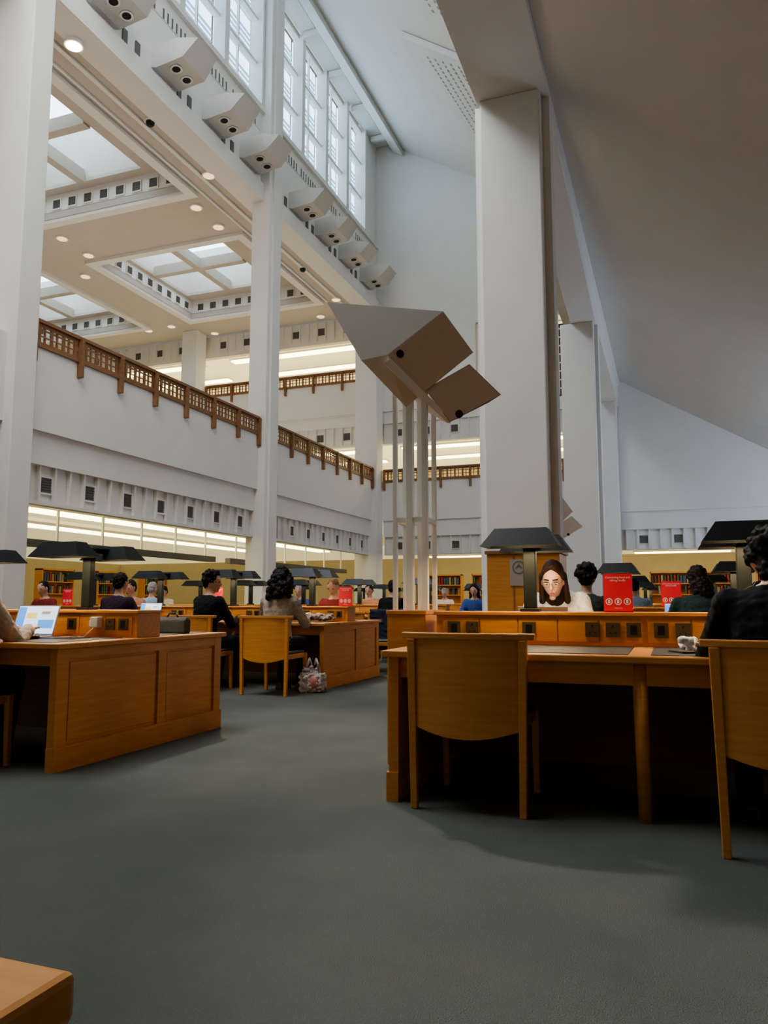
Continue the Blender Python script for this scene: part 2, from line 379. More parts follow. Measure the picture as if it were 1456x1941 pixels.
def linlight(x0,x1,y0,y1,z,label):
    e=empty('ceiling_light',((x0+x1)/2,(y0+y1)/2,z),0,label,'ceiling light','linear lights under the galleries')
    a=(x1-x0)/2;b=(y1-y0)/2
    MB().box(-a-.05,a+.05,-b-.05,b+.05,.04,.1).build('housing',W,e); MB().box(-a,a,-b,b,0,.04).build('tube',M['tube'],e)
for i,x in enumerate((-11.8,-14.2)):
    for j,(a,b) in enumerate(((9,13.4),(13.5,17.9),(18.0,25))):
        linlight(x,x+.45,a,b,2.72,'long glowing light under the left gallery, %s row, %s from the near column'%(['front','back'][i],ORD[j]))
for i,y in enumerate((27.2,29.4)):
    for j,(a,b) in enumerate(((-9,-5.5),(-5,-2.4),(-1.2,2),(2.4,6))):
        linlight(a,b,y,y+.4,2.72,'long glowing light under the far gallery, %s row, %s from the left'%(['front','back'][i],ORD[j]))
for z,nm in ((6.85,'middle'),(11.1,'top')):
    for i,y in enumerate((27.2,29.4)):
        for j,(a,b) in enumerate(((-26,-18.5),(-17,-10.9),(-9.4,-2.6))):
            if z>10 and j==2: continue
            linlight(a,b,y,y+.4,z-.1,'long glowing light under the far %s level, %s row, %s from the left'%(nm,['front','back'][i],ORD[j]))
def trough(ya,yb,label):
    e=empty('service_trough',(-11.2,ya,2.0),0,label,'trough')
    MB().box(-.08,.08,0,yb-ya,0,.14).build('channel',M['grey'],e)
    n=max(3,int((yb-ya)/1.2))
    for k in range(n):
        y=.4+k*(yb-ya-.8)/(n-1); MB().box(-.02,.02,y,y+.04,.14,.92).build('hanger',W,e)
trough(5,17.3,'long dark horizontal trough below the gallery between the left columns')
trough(18,26,'long dark horizontal trough below the gallery beyond the middle column')
# bookcases and books
bookc=[(.25,.04,.03),(.04,.07,.14),(.05,.11,.07),(.26,.17,.08),(.22,.2,.16),(.08,.05,.04)]
bm_=[mat('book_cloth',c,.7,c2=tuple(x*1.3 for x in c),scale=20) for c in bookc]
bp=[MB().box(-w/2,w/2,-.1,.1,0,h).box(-w/2-.002,w/2+.002,-.102,-.095,h*.7,h*.75).build('book',mm) for w,h,mm in zip((.06,.08,.05,.09,.07,.06),(.28,.26,.3,.24,.29,.27),bm_)]
bused=set()
cn=['red','navy','green','brown','grey','black']
def bookcase(x,y,rz,label,where):
    e=empty('bookcase',(x,y,0),rz,label,'bookcase','oak bookcases under the galleries')
    m=MB().box(-.7,-.66,-.15,.15,0,2.0).box(.66,.7,-.15,.15,0,2.0).box(-.66,.66,.13,.15,0,2).box(-.7,.7,-.15,.15,1.96,2.02)
    m.build('carcass',M['woodh'],e)
    for z in (.1,.5,.85,1.2,1.58): MB().box(-.66,.66,-.14,.13,z,z+.03).build('shelf',M['woodh'],e)
    for z in (1.23,1.61):
        t=-.61
        while t<.6:
            i=random.randrange(6)
            if random.random()<.12: t+=.12
            if t>.6: break
            o=bp[i] if i not in bused else bp[i].copy()
            if i in bused: col.objects.link(o)
            bused.add(i)
            q=Matrix.Rotation(rz,3,'Z')@Vector((t,0,0)); o.location=(x+q.x,y+q.y,z); o.rotation_euler=(0,0,rz)
            tag(o,'%s cloth-bound book on a shelf of %s'%(cn[i],where),'book','books in %s'%where)
            t+=.105
for i,x in enumerate((-8.2,-6.4,-4.6,-2.8,.0,1.7,3.4)):
    bookcase(x,28.8,0,'oak bookcase on the far side, %s from the left'%ORD[i],'the %s far bookcase'%ORD[i])
for i,y in enumerate((17,19.5,22,24.5)):
    bookcase(-18.5,y,R(90),'oak bookcase deep under the left gallery, %s from the near column'%ORD[i],'the %s bookcase under the left gallery'%ORD[i])
# standing oak cabinet before the column
cx=(X(924,9.4)+X(1063,9.4))/2; hw=(X(1063,9.4)-X(924,9.4))/2
e=empty('oak_cabinet',(cx,9.72,0),0,'tall oak cabinet in front of the big right column','cabinet')
MB().box(-hw,hw,-.33,.33,0,1.56).build('body',M['wood'],e,bevel=.01); MB().box(-hw-.02,hw+.02,-.35,.35,1.56,1.60).box(-.12,-.10,-.338,-.33,0,1.56).build('moulding',M['wooddark'],e)
s=empty('notice',(X(985,9.38),9.378,1.17),0,'pale notice with a round arrow emblem on the oak cabinet','sign')
MB().box(-.11,.11,0,.008,0,.32).build('sheet',M['notice'],s)
m=MB()
for k in range(24):
    a=k*math.pi/12; b=a+math.pi/12
    m.add([(.08*math.cos(a),-.002,.22+.08*math.sin(a)),(.08*math.cos(b),-.002,.22+.08*math.sin(b)),(.065*math.cos(b),-.002,.22+.065*math.sin(b)),(.065*math.cos(a),-.002,.22+.065*math.sin(a))],[(0,1,2,3)])
m.add([(-.05,-.002,.2),(0,-.002,.27),(.05,-.002,.2),(0,-.002,.225)],[(0,1,2,3)])
m.build('emblem',M['grey'],s)
# =============== DESKS
def desk(label,xe,y0,d,nb,detail=True):
    e=empty('reading_desk',(xe,y0,0),0,label,'desk','oak reading desks'); L=nb*1.15+.1
    def bx(m,t0,t1,*a): return m.box(d*t0,d*t1,*a)
    m=MB(); bx(m,.02,.048,.1,1.66,.14,.64); bx(m,0,.05,0,.1,.14,.70); bx(m,.001,.049,.96,1.05,.14,.64); bx(m,0,.05,1.66,1.75,.14,.7); bx(m,.001,.049,.1,1.66,.64,.70); bx(m,-.012,.05,-.005,1.755,0,.14)
    m.build('end_panel',M['wood'],e)
    for a,b in ((.12,.94),(1.07,1.64)):
        m=MB(); bx(m,.012,.022,a,b,.16,.62); m.build('inset_panel',M['wood'],e,bevel=.003)
    m=MB(); bx(m,L-.05,L,0,1.75,0,.7); m.build('end_panel',M['wood'],e)
    m=MB(); bx(m,-.03,L+.03,-.03,1.78,.702,.735); m.build('table_top',M['woodh'],e,bevel=.006)
    m=MB(); bx(m,.05,L-.05,.86,.89,.08,.70); m.build('modesty_panel',M['wooddark'],e)
    m=MB(); bx(m,.052,L-.052,.03,.05,.60,.70); bx(m,.052,L-.052,1.7,1.72,.6,.7); m.build('apron',M['woodh'],e)
    m=MB(); bx(m,.03,L-.03,.75,1.0,.735,.90); bx(m,.015,L-.015,.735,1.015,.90,.92); m.build('ledge',M['woodh'],e,bevel=.003)
    m=MB()
    for b in range(nb):
        for k in range(5): bx(m,b*1.15+.07+k*.225,b*1.15+.07+k*.225+.218,.744,.751,.755,.885)
    m.build('ledge_panelling',M['wood'],e,bevel=.002)
    for b in range(nb):
        for a,c in ((.06,.69),(1.06,1.69)):
            m=MB(); bx(m,b*1.15+.1,b*1.15+1.15,a,c,.735,.738); m.build('writing_surface',M['leather'],e)
        if b:
            for y in(.05,1.70):
                MB().cyl((d*(b*1.15+.05),y,0),(d*(b*1.15+.05),y,.7),.028,.036,14).build('leg',M['wood'],e,smooth=True)
        if detail:
            for k,t in enumerate((.14,.25,.58,.93,1.04,1.15)):
                if k==5 and b: continue
                x=d*(b*1.15+t); m=MB().box(x-.038,x+.038,.736,.745,.785,.865); o=m.build('socket_plate',M['brass'],e,bevel=.002)
                if k in(1,3,4): MB().box(x-.004,x+.004,.733,.737,.837,.850).box(x-.018,x-.008,.733,.737,.805,.811).box(x+.008,x+.018,.733,.737,.805,.811).build('socket_holes',M['dark'],o)
                else: MB().box(x-.018,x+.018,.733,.737,.8,.85).build('switch',M['black'],o)
    return e
desks=[('R',-1.35,3.7,1,3,'nearest reading desk on the right, with a chair tucked under its left end'),
('R',-1.1,8.0,1,3,'reading desk on the right directly behind the nearest right desk'),
('R',-1.1,12.4,1,4,'reading desk on the right just beyond the big column'),
('R',-1.1,16.8,1,4,'reading desk on the right beside the second tall column'),
('R',-1.1,21.2,1,4,'farthest reading desk on the right, near the far bookcases'),
('L',-3.37,3.6,-1,3,'nearest reading desk on the left, end panel facing the aisle'),
('L',-3.7,8.0,-1,4,'second reading desk on the left, with patterned scarf on its end'),
('L',-3.7,12.4,-1,5,'third reading desk on the left'),
('L',-3.7,16.8,-1,5,'fourth reading desk on the left'),
('L',-3.7,21.2,-1,5,'farthest reading desk on the left')]
for i,(s_,x,y,d,nb,l) in enumerate(desks): desk(l,x,y,d,nb,detail=i in(0,1,5,6))
desk('oak desk corner at the bottom left edge of the frame',-.413,-1.338,-1,2,False)
def make_lamp(m_t):
    e=empty('desk_lamp',(0,0,0),0,'x','lamp')
    MB().box(-.055,.055,-.05,.05,0,.02).build('base',M['black'],e,bevel=.003)
    MB().box(-.036,.036,-.026,.026,.02,.44).build('post',M['blackg'],e,bevel=.004)
    MB().box(-.02,.02,-.26,.26,.41,.445).build('arm',M['black'],e)
    for s in(-1,1):
        y=s*.25; zb=.365; zt=.468
        fr=lambda hx,hy,z:[(-hx,y-hy,z),(hx,y-hy,z),(hx,y+hy,z),(-hx,y+hy,z)]
        lo=fr(.215,.115,zb); hi=fr(.145,.05,zt); li=fr(.205,.105,zb); hj=fr(.135,.045,zt-.01)
        m=MB().add(lo+hi,[(0,1,5,4),(1,2,6,5),(2,3,7,6),(3,0,4,7),(4,5,6,7)])
        m.add(li+hj,[(0,4,5,1),(1,5,6,2),(2,6,7,3),(3,7,4,0),(4,7,6,5)]).add(lo+li,[(0,1,5,4),(1,2,6,5),(2,3,7,6),(3,0,4,7)])
        o=m.build('shade',M['black'],e)
        MB().box(-.13,.13,y-.018,y+.018,.376,.391).build('light_tube',m_t,o)
    return e
lit=make_lamp(M['lamptube']); off=make_lamp(M['lampoff']); used=[False,False]
for i,(s_,x,y,d,nb,l) in enumerate(desks):
    for b in range(nb):
        on = i in(0,5) or (i in (1,6) and b<2) or (b+i)%4==0
        p=lit if on else off; j=0 if on else 1
        o=p if not used[j] else copy_tree(p); used[j]=True
        o.location=(x+d*(.57+1.15*b),y+.875,.92)
        o['label']='%s black twin-shade lamp from the aisle on the %s desk on the %s'%(ORD[b],['nearest','second','third','fourth','farthest'][i%5],['right','left'][i//5]); o['group']='black twin-shade desk lamps'
def make_chair():
    e=empty('reading_chair',(0,0,0),0,'x','chair','oak reading chairs')
    for s in(-1,1):
        MB().hull([(s*.26+a,-.245+b,0) for a in(-.016,.016) for b in(-.018,.018)]+[(s*.272+a,-.25+b,.8) for a in(-.02,.02) for b in(-.02,.02)]).build('leg',M['wood'],e,bevel=.004)
        MB().hull([(s*.24+a,.25+b,0) for a in(-.015,.015) for b in(-.015,.015)]+[(s*.24+a,.24+b,.42) for a in(-.02,.02) for b in(-.02,.02)]).build('leg',M['wood'],e,bevel=.004)
    def arc(w,dep,z0,z1,th,n=14,zc=0):
        m=MB(); v=[]
        for i in range(n+1):
            x=-w+2*w*i/n; k=1-(x/w)**2; y=-.25-dep*k; zb=z0-zc*k
            v+=[(x,y,zb),(x,y+th,zb),(x,y+th,z1),(x,y,z1)]
        f=[(0,1,2,3),(4*n+3,4*n+2,4*n+1,4*n)]
        for i in range(n):
            a=4*i;b=a+4
            for q in range(4): f.append((a+q,a+(q+1)%4,b+(q+1)%4,b+q))
        return m.add(v,f)
    arc(.265,.05,.39,.80,.014,zc=.05).build('backrest',M['wood'],e)
    arc(.325,.055,.80,.83,.045).build('top_rail',M['woodh'],e,bevel=.005)
    MB().box(-.245,.245,-.24,.26,.37,.42).build('seat_frame',M['woodh'],e,bevel=.006)
    MB().box(-.235,.235,-.23,.25,.42,.45).build('seat',M['leather'],e,bevel=.012)
    return e
ch=make_chair(); cu=[False]
def chair(x,y,rz,label):
    o=ch if not cu[0] else copy_tree(ch); cu[0]=True
    o.location=(x,y,0); o.rotation_euler=(0,0,rz); o['label']=label; return o
chair(-.93,3.87,0,'empty oak chair tucked under the left end of the nearest right desk')
# =============== PEOPLE
def headfn(x,y,z):
    X_=.074*x;Y_=.094*y;Z_=.116*z
    if z<0:
        k=1-.36*(-z)**1.7; X_*=k
        Y_*= (1-.10*(-z)**2) if y>0 else (1-.4*(-z)**1.2)
    if y>.6 and z>-.3: Y_-=.006*max(0,(y-.6))*2
    return (X_,Y_,Z_)
def ik(S,Wp,a,b,pole):
    v=Wp-S; L=min(v.length,a+b-.01); v=v.normalized(); Wp=S+v*L
    x=(a*a-b*b+L*L)/(2*L); h=math.sqrt(max(0,a*a-x*x)); p=(pole-v*pole.dot(v)).normalized()
    return S+v*x+p*h, Wp
def person(label,loc,rot,top,hairm,htype='short',lean=15,yaw=0,pitch=15,wl=None,wr=None,vox=.014,skin=None,trous=None,det=0,tname='sweater',legs=True,sc=1,hoff=(0,0,0)):
    skin=skin or SK; trous=trous or colm('dark_trousers',(.02,.022,.03))
    e=empty('person',loc,rot,label,'person'); e.scale=sc if hasattr(sc,'__len__') else (sc,)*3; l=R(lean)
    P=Vector((0,0,.56)); d=Vector((0,math.sin(l),math.cos(l))); nn=Vector((0,math.cos(l),-math.sin(l)))
    def ring(t,w,dp):
        c=P+d*t; return [c+Vector((w*math.cos(a),0,0))+nn*(dp*math.sin(a)) for a in [2*math.pi*i/16 for i in range(16)]]
    def loft(m,rs,inf):
        vs=[];n=len(rs)
        for t,w,dp in rs: vs+=ring(t,w+inf,dp+inf)
        f=[list(range(16))[::-1],[16*(n-1)+i for i in range(16)]]
        for k in range(n-1):
            for i in range(16): f.append((16*k+i,16*k+(i+1)%16,16*k+16+(i+1)%16,16*k+16+i))
        m.add(vs,f)
    rs=[(-.12,.14,.1),(-.04,.175,.13),(.04,.175,.125),(.16,.145,.105),(.3,.165,.12),(.4,.18,.11),(.45,.165,.085),(.485,.10,.065),(.51,.055,.055)]
    nb=P+d*.49; l2=l*.7; H=nb+Vector((0,math.sin(l2),math.cos(l2)))*.165+Vector((0,.012,0))+Vector(hoff)
    Mx=Matrix.Translation(H)@Matrix.Rotation(R(yaw),4,'Z')@Matrix.Rotation(-R(pitch),4,'X')
    wl=Vector(wl or (-.16,.42,.79)); wr=Vector(wr or (.16,.42,.79))
    arms=[]
    for s,w in((-1,wl),(1,wr)):
        S=P+d*.425+Vector((s*.17,0,0)); E,w2=ik(S,w,.29,.255,Vector((s*.6,-.3,-1))); arms.append((s,S,E,w2))
    def armsf(m,inf,f=1.0):
        for s,S,E,w in arms:
            m.cap(S,E,.055+inf,.043+inf); m.cap(E,E+(w-E)*f,.043+inf,.029+inf+(.004 if inf else 0))
    def legf(m,inf,f=1):
        for s in(-1,1):
            h=Vector((s*.09,.0,.53)); k=Vector((s*.12,.42,.52)); a=Vector((s*.12,.36,.08))
            m.cap(h,k,.085+inf,.058+inf); m.cap(k,k+(a-k)*f,.055+inf,.038+inf)
    b=MB(); loft(b,rs,0); b.ell((0,0,0),1,Mx=Mx,fn=headfn,nu=24,nv=16)
    b.cap(nb-d*.03,H+Mx.to_3x3()@Vector((0,-.02,-.06)),.055,.05)
    b.ell((0,.066,-.094),(.024,.02,.02),Mx=Mx); b.cap((0,.09,.016),(0,.106,-.026),.008,.0125,Mx=Mx)
    b.ell((0,.084,-.06),(.024,.013,.012),Mx=Mx)
    for s in(-1,1): b.ell((s*.077,-.006,-.008),(.008,.02,.031),Mx=Mx); b.cap((s*.014,.085,.032),(s*.045,.074,.032),.008,.007,Mx=Mx)
    armsf(b,0)
    if legs: legf(b,0)
    for s,S,E,w in arms:
        f=(w-E).normalized(); f.z*=.3; f.normalize(); side=f.cross(Vector((0,0,1))).normalized()*s
        b.hull([w+side*x+Vector((0,0,z)) for x in(-.024,.024) for z in(-.014,.014)]+[w+f*.09+side*x+Vector((0,0,z)) for x in(-.04,.038) for z in(-.012,.01)])
        for q,(o_,L_) in enumerate(((-.03,.065),(-.01,.078),(.011,.072),(.031,.055))):
            p0=w+f*.085+side*o_*-1; p1=p0+f*L_*.5+Vector((0,0,.006)); p2=p1+f*L_*.45+Vector((0,0,-.022))
            b.cap(p0,p1,.0095,.009,n=8); b.cap(p1,p2,.009,.0075,n=8)
        t0=w+f*.03-side*.028; t1=t0+f*.03-side*.032; t2=t1+f*.03-side*.008
        b.cap(t0,t1,.012,.0105,n=8); b.cap(t1,t2,.0105,.008,n=8)
    b.build('body',skin,e,vox=min(vox,.012) if vox<.02 else vox,sm=2)
    t=MB(); loft(t,[r for r in rs[:-2]]+[(.49,.085,.07)],.013); armsf(t,.011,.93)
    t.build(tname,top,e,vox=max(vox,.011),sm=2,disp=.008)
    if legs:
        t=MB(); loft(t,[(-.125,.15,.11),(-.04,.18,.135),(.05,.175,.125)],.012); legf(t,.013,.97); t.build('trousers',trous,e,vox=max(vox,.014),sm=2)
        for s in(-1,1): MB().hull([(s*.12+x,y,0) for x in(-.045,.045) for y in(.3,.56)]+[(s*.12+x,.33+y,.08) for x in(-.035,.035) for y in(-.02,.06)]+[(s*.12,.55,.04)]).build('shoe',M['black'],e,bevel=.01)
    h=MB(); rnd=random.Random(len(label)*7+int(abs(loc[0])*100))
    h.ell((0,-.024,.034),(.083,.092,.098),Mx=Mx); h.ell((0,-.06,-.015),(.07,.048,.075),Mx=Mx)
    if htype in('long','sleek'):
        h.ell((0,-.065,-.1),(.085,.05,.14),Mx=Mx)
        for s in(-1,1):
            h.cap((s*.076,-.012,.03),(s*.090,-.022,-.15),.024,.024,Mx=Mx)
            h.cap((s*.012,.058,.108),(s*.076,.02,.03),.016,.018,Mx=Mx)
    if htype in('curly','curlylong','thick'):
        for k in range(60):
            a=rnd.uniform(0,2*math.pi); z=rnd.uniform(-.5,1); rr=math.sqrt(max(0,1-z*z)); p=Vector((.088*rr*math.cos(a),-.026+.092*rr*math.sin(a),.038+.1*z))
            if p.y>.045 and p.z<.08: continue
            h.ell(p,rnd.uniform(.016,.03),Mx=Mx,nu=8,nv=6)
    if htype=='thick': h.ell((0,-.065,-.06),(.07,.04,.08),Mx=Mx)
    if htype=='curlylong':
        for k in range(70):
            a=rnd.uniform(0,2*math.pi); z=rnd.uniform(-.24,.02); p=Vector((.115*math.cos(a),-.05+.08*math.sin(a),z))
            if p.y>.0 : continue
            h.ell(p,rnd.uniform(.025,.04),Mx=Mx,nu=8,nv=6)
        h.ell((0,-.06,-.1),(.1,.06,.15),Mx=Mx)
    h.build('hair',hairm,e,vox=(.007 if htype=='sleek' else .009) if vox<.02 else .014,sm=2,disp=.003 if htype=='sleek' else .012)
    for s in(-1,1):
        if det:
            o=MB().ell((s*.031,.0765,.006),(.0135,.010,.0060),Mx=Mx).build('eye',M['paper'],e,smooth=True)
            MB().ell((s*.031,.0845,.002),(.0065,.0035,.0045),Mx=Mx).build('iris',M['dark'],o,smooth=True)
            MB().cap((s*.019,.0845,.0115),(s*.043,.0795,.0115),.0030,.0026,Mx=Mx).build('eyelash',M['dark'],o,smooth=True)
            MB().cap((s*.016,.093,.032),(s*.046,.084,.034),.004,.003,Mx=Mx).build('eyebrow',hairm,e,smooth=True)
        else: MB().ell((s*.031,.082,.008),(.012,.006,.006),Mx=Mx).build('eye',M['dark'],e,smooth=True)
    lp=colm('lips',(.45,.12,.1)); MB().ell((0,.0935,-.057),(.021,.006,.0045),Mx=Mx).ell((0,.0925,-.065),(.018,.006,.005),Mx=Mx).build('lips',lp,e,smooth=True)
    if det:
        g=MB()
        for s in(-1,1):
            for k in range(20):
                a=k*math.pi/10;b_=a+math.pi/10
                g.cyl(Mx@Vector((s*.033+.024*math.cos(a),.102,.004+.02*math.sin(a))),Mx@Vector((s*.033+.024*math.cos(b_),.102,.004+.02*math.sin(b_))),.0012,n=6)
            g.cyl(Mx@Vector((s*.057,.101,.008)),Mx@Vector((s*.08,0,.004)),.0012,n=6)
        g.cyl(Mx@Vector((-.01,.103,.008)),Mx@Vector((.01,.103,.008)),.0012,n=6)
        g.build('glasses',colm('thin_metal',(.06,.045,.04),.4),e)
        c=MB()
        for k in range(16):
            a=k*math.pi/8;b_=a+math.pi/8
            q=lambda a:P+d*.502+Vector((.074*math.cos(a),0,0))+nn*(.068*math.sin(a))
            c.cap(q(a),q(b_),.009,n=8)
        c.build('collar',colm('red_collar',(.25,.02,.03)),e)
    return e
H_dark=colm('hair_dark',(.012,.008,.006),.6); H_br=colm('hair_brown',(.03,.015,.008),.6); H_lt=colm('hair_light',(.3,.17,.08),.6); H_gr=colm('hair_grey',(.35,.33,.31),.7)
c_white=colm('white_cotton',(.72,.68,.60)); c_cream=colm('cream_knit',(.7,.62,.52)); c_black=colm('black_knit',(.008,.008,.009)); c_ol=colm('olive_knit',(.05,.055,.045)); c_gr=colm('dark_green_knit',(.035,.055,.045))
c_pur=colm('dark_plum_shirt',(.035,.015,.03)); c_tan=colm('tan_shirt',(.4,.2,.12)); c_blue=colm('light_blue_shirt',(.3,.4,.55)); c_nav=colm('blue_top',(.05,.09,.3)); c_be=colm('beige_knit',(.4,.33,.27)); c_wr=colm('wine_top',(.2,.03,.03))
person('woman with glasses, white top and red collar reading at the nearest right desk',(-.745,5.62,0),PI,c_white,H_br,'sleek',lean=22,pitch=20,yaw=0,vox=.0065,det=1,wl=(-.15,.5,.78),wr=(.15,.5,.78),sc=(.95,1.02,1.03),hoff=(0,.11,-.085))
chair(-.745,5.66,PI,'oak chair under the woman in the white top')
person('person in black at the right edge, seated with their back to us',(.42,3.575,0),R(-1),c_black,H_dark,'thick',lean=13,pitch=20,vox=.012,wl=(-.16,.45,.76),wr=(.18,.45,.76),sc=(1.10,1,1.0),hoff=(0,.05,-.045))
chair(.42,3.60,0,'oak chair at the right edge under the person in black')
def seat(u,y,up,label,top,hair,ht,**k):
    x=X(u,y); rz=0 if up else PI
    short=label.split(' with ')[0].split(' at ')[0].split(',')[0].split(' facing')[0].split(' beside')[0].split(' behind')[0].split(' bowed')[0].split(' bent')[0].split(' left of')[0]
    person(label,(x,y,0),rz+R(k.pop('tw',0)),top,hair,ht,vox=k.pop('vox',.014),**k)
    chair(x,y-.01 if up else y+.01,rz,'oak chair under the '+short)
seat(524,7.52,1,'woman with long curly dark hair and beige top on the aisle-end chair',c_be,H_dark,'curlylong',lean=10,pitch=25,yaw=15)
seat(385,7.52,1,'person in black with curly dark hair, turned towards the aisle',c_black,H_dark,'curly',lean=12,yaw=-55,pitch=8,tw=-15)
seat(212,7.5,1,'man in a dark plum shirt with his back to us',c_pur,H_dark,'short',lean=14,pitch=10)
seat(260,10.2,0,'brown-haired man in a tan shirt facing us at the second left desk',c_tan,H_br,'short',lean=16,pitch=18)
seat(283,11.9,1,'grey-haired man in a light blue shirt at the third left desk',c_blue,H_gr,'short',lean=8,vox=.02,legs=False)
seat(642,10.2,0,'fair-haired person in a wine top bent behind a red card',c_wr,H_lt,'short',lean=18,pitch=30,vox=.02,legs=False)
seat(545,10.25,0,'person in olive facing us behind the curly-haired woman',c_ol,H_br,'short',lean=18,pitch=15,vox=.02,legs=False)
seat(740,11.9,1,'person in black jersey beside the mast foot, back to us',c_black,H_dark,'short',lean=12,vox=.02,legs=False)
seat(903,14.6,0,'person in a blue top facing us left of the oak cabinet',c_nav,H_br,'long',lean=16,vox=.02,legs=False)
seat(1110,7.45,1,'dark-haired person in olive with their back to us behind the woman with glasses',c_ol,H_dark,'curly',lean=14,pitch=12)
seat(1325,7.45,1,'brown-haired person in a dark green top bowed over the second right desk',c_gr,H_br,'long',lean=20,pitch=25,yaw=35)
seat(705,14.6,0,'distant person in tan facing us left of the mast',c_tan,H_br,'short',vox=.022,legs=False)
seat(573,14.6,0,'distant person in blue facing us between lamps',c_nav,H_gr,'short',vox=.022,legs=False)
seat(318,14.6,0,'distant person in cream at the third left desk',c_cream,H_dark,'short',vox=.022,legs=False)
seat(95,10.2,0,'person in wine top facing us near the left edge',c_wr,H_dark,'short',vox=.02,legs=False)
seat(846,19.2,0,'very distant person in cream left of the big column',c_cream,H_gr,'short',vox=.025,legs=False)
seat(1203,11.9,1,'distant person in light blue behind the tall red card',c_blue,H_dark,'short',vox=.022,legs=False)
person('fair-haired person in beige cut off by the left edge, typing on a laptop',(-4.02,3.40,0),R(2),c_be,H_lt,'long',lean=20,pitch=25,vox=.012,wl=(-.12,.5,.80),wr=(.12,.52,.80))
chair(-4.02,3.42,0,'oak chair at the left edge under the fair-haired person')
cj=chair(-3.86,10.3,PI,'oak chair with a dark jacket over its back at the aisle end')
o=MB().hull([(x,y,z) for x in(-.27,.27) for y,z in((.2,.86),(.34,.86),(.17,.3),(.36,.3))]).build('jacket',colm('navy_cloth',(.02,.025,.045)),None,vox=.02,sm=4,disp=.03); o.location=(-3.86,10.3,0)
tag(o,'dark navy jacket draped over the chair back at the aisle end','jacket')
# =============== MAST UPLIGHT
root0=Vector((-1.53,4.72,0))
def make_mast():
    e=empty('mast_uplight',root0,0,'tall slender white mast with large faceted uplight heads, beside the right desk','light mast')
    g=lambda u,v,D: atD(u,v,D)
    L=lambda *p:[q-root0 for q in p]
    MB().box(-.13,.12,-.2,.2,0,.90).build('plinth',M['wood'],e,bevel=.004); MB().box(-.135,.125,-.21,.21,.90,.925).build('plinth_cap',M['woodh'],e,bevel=.003)
    for (x,y,w) in ((-.11,-.1,.014),(-.11,.1,.014),(.09,-.1,.018),(.09,.1,.014),(-.01,-.1,.022),(-.01,.1,.014)):
        MB().box(x-w,x+w,y-w,y+w,.92,2.42).build('post',M['mast'],e,bevel=.002)
    for zz in (1.48,):
        MB().box(-.12,.1,-.112,-.088,zz,zz+.03).box(-.12,.1,.088,.112,zz,zz+.03).box(-.122,-.098,-.088,.088,zz,zz+.03).box(.078,.102,-.088,.088,zz,zz+.03).build('tie_frame',M['mast'],e)
    P1=g(735,672,4.68);B=g(840,590,4.80);C=g(685,683,4.72); A=g(620,573,5.25)
    P4=g(800,747,4.80); P3=g(897,668,4.92)
    back=[A+Vector((.3,.2,-.02)),P3+Vector((-.18,.3,.05)),C+Vector((.2,.25,.10))]
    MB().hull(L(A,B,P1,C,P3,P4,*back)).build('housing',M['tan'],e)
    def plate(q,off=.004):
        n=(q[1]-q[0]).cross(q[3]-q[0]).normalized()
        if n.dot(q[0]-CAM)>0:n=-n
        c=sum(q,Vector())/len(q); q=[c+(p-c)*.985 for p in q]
        MB().hull(L(*[p+n*off for p in q],*[p-n*.008 for p in q])).build('lit_tone_panel',M['tan_lit'],e); return n  # thin sheet added in the lighter tone, giving the face a lit look
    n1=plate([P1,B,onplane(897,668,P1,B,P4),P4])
    Q0=g(806,738,4.83);Q1=g(890,690,4.90);Q3=g(853,800,4.88);Q2=onplane(950,748,Q0,Q1,Q3)
    MB().hull(L(Q0,Q1,Q2,Q3,Q0+Vector((.05,.35,.03)),Q2+Vector((-.14,.25,.02)))).build('housing',M['tan'],e)
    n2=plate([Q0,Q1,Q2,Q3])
    MB().hull(L(g(685,683,4.715),g(735,672,4.675),g(755,735,4.75),g(770,772,4.8),g(800,747,4.85),g(780,715,4.95))).build('bracket',M['tan_lit'],e)
    MB().hull(L(g(728,688,4.66),g(742,680,4.66),g(850,803,4.90),g(858,797,4.90),g(800,775,5.0),g(770,715,4.9))).build('spine',M['mast'],e)
    for n,pl,(u,v) in ((n1,(P1,B,P4),(756,671)),(n2,(Q0,Q1,Q3),(868,785))):
        cc=onplane(u+2,v,*pl)-root0; MB().cyl(cc-n*.01,cc+n*.008,.026,n=20).build('lamp_opening',M['dark'],e)
    return e
ms=make_mast()
m2=copy_tree(ms); m2.location=(-2.0,14.2,0); m2['label']='distant mast uplight partly hidden behind the big right column'
# =============== RED CARDS
def card(x,y,z,s,label,rz=0):
    e=empty('red_card',(x,y,z),rz,label,'sign','red notice cards'); e.scale=(s,s,s)
    MB().box(-.08,.08,-.004,.004,0,.22).build('card',M['red'],e); MB().box(-.08,.08,-.004,.05,-.001,.004).build('foot',M['red'],e)
    text('Consuming food and\ntalking loudly',.0165,(0,-.0045,.193),(R(90),0,0),M['paper'],e)
    for k in range(3):
        cx=-.05+k*.05; m=MB()
        for q in range(16):
            a=q*PI/8;b=a+PI/8
            m.add([(cx+.020*math.cos(a),-.0055,.06+.020*math.sin(a)),(cx+.020*math.cos(b),-.0055,.06+.020*math.sin(b)),(cx+.015*math.cos(b),-.0055,.06+.015*math.sin(b)),(cx+.015*math.cos(a),-.0055,.06+.015*math.sin(a))],[(0,1,2,3)])
        m.add([(cx-.006,-.0055,.05),(cx+.006,-.0055,.05),(cx+.006,-.0055,.07),(cx-.006,-.0055,.07)],[(0,1,2,3)])
        m.build('icon',M['paper'],e)
    text('Thank you',.01,(0,-.0045,.02),(R(90),0,0),M['paper'],e)
    return e
card(X(1172,4.5),4.5,.921,.97,'tall red card on the nearest right desk, beside the woman with glasses')
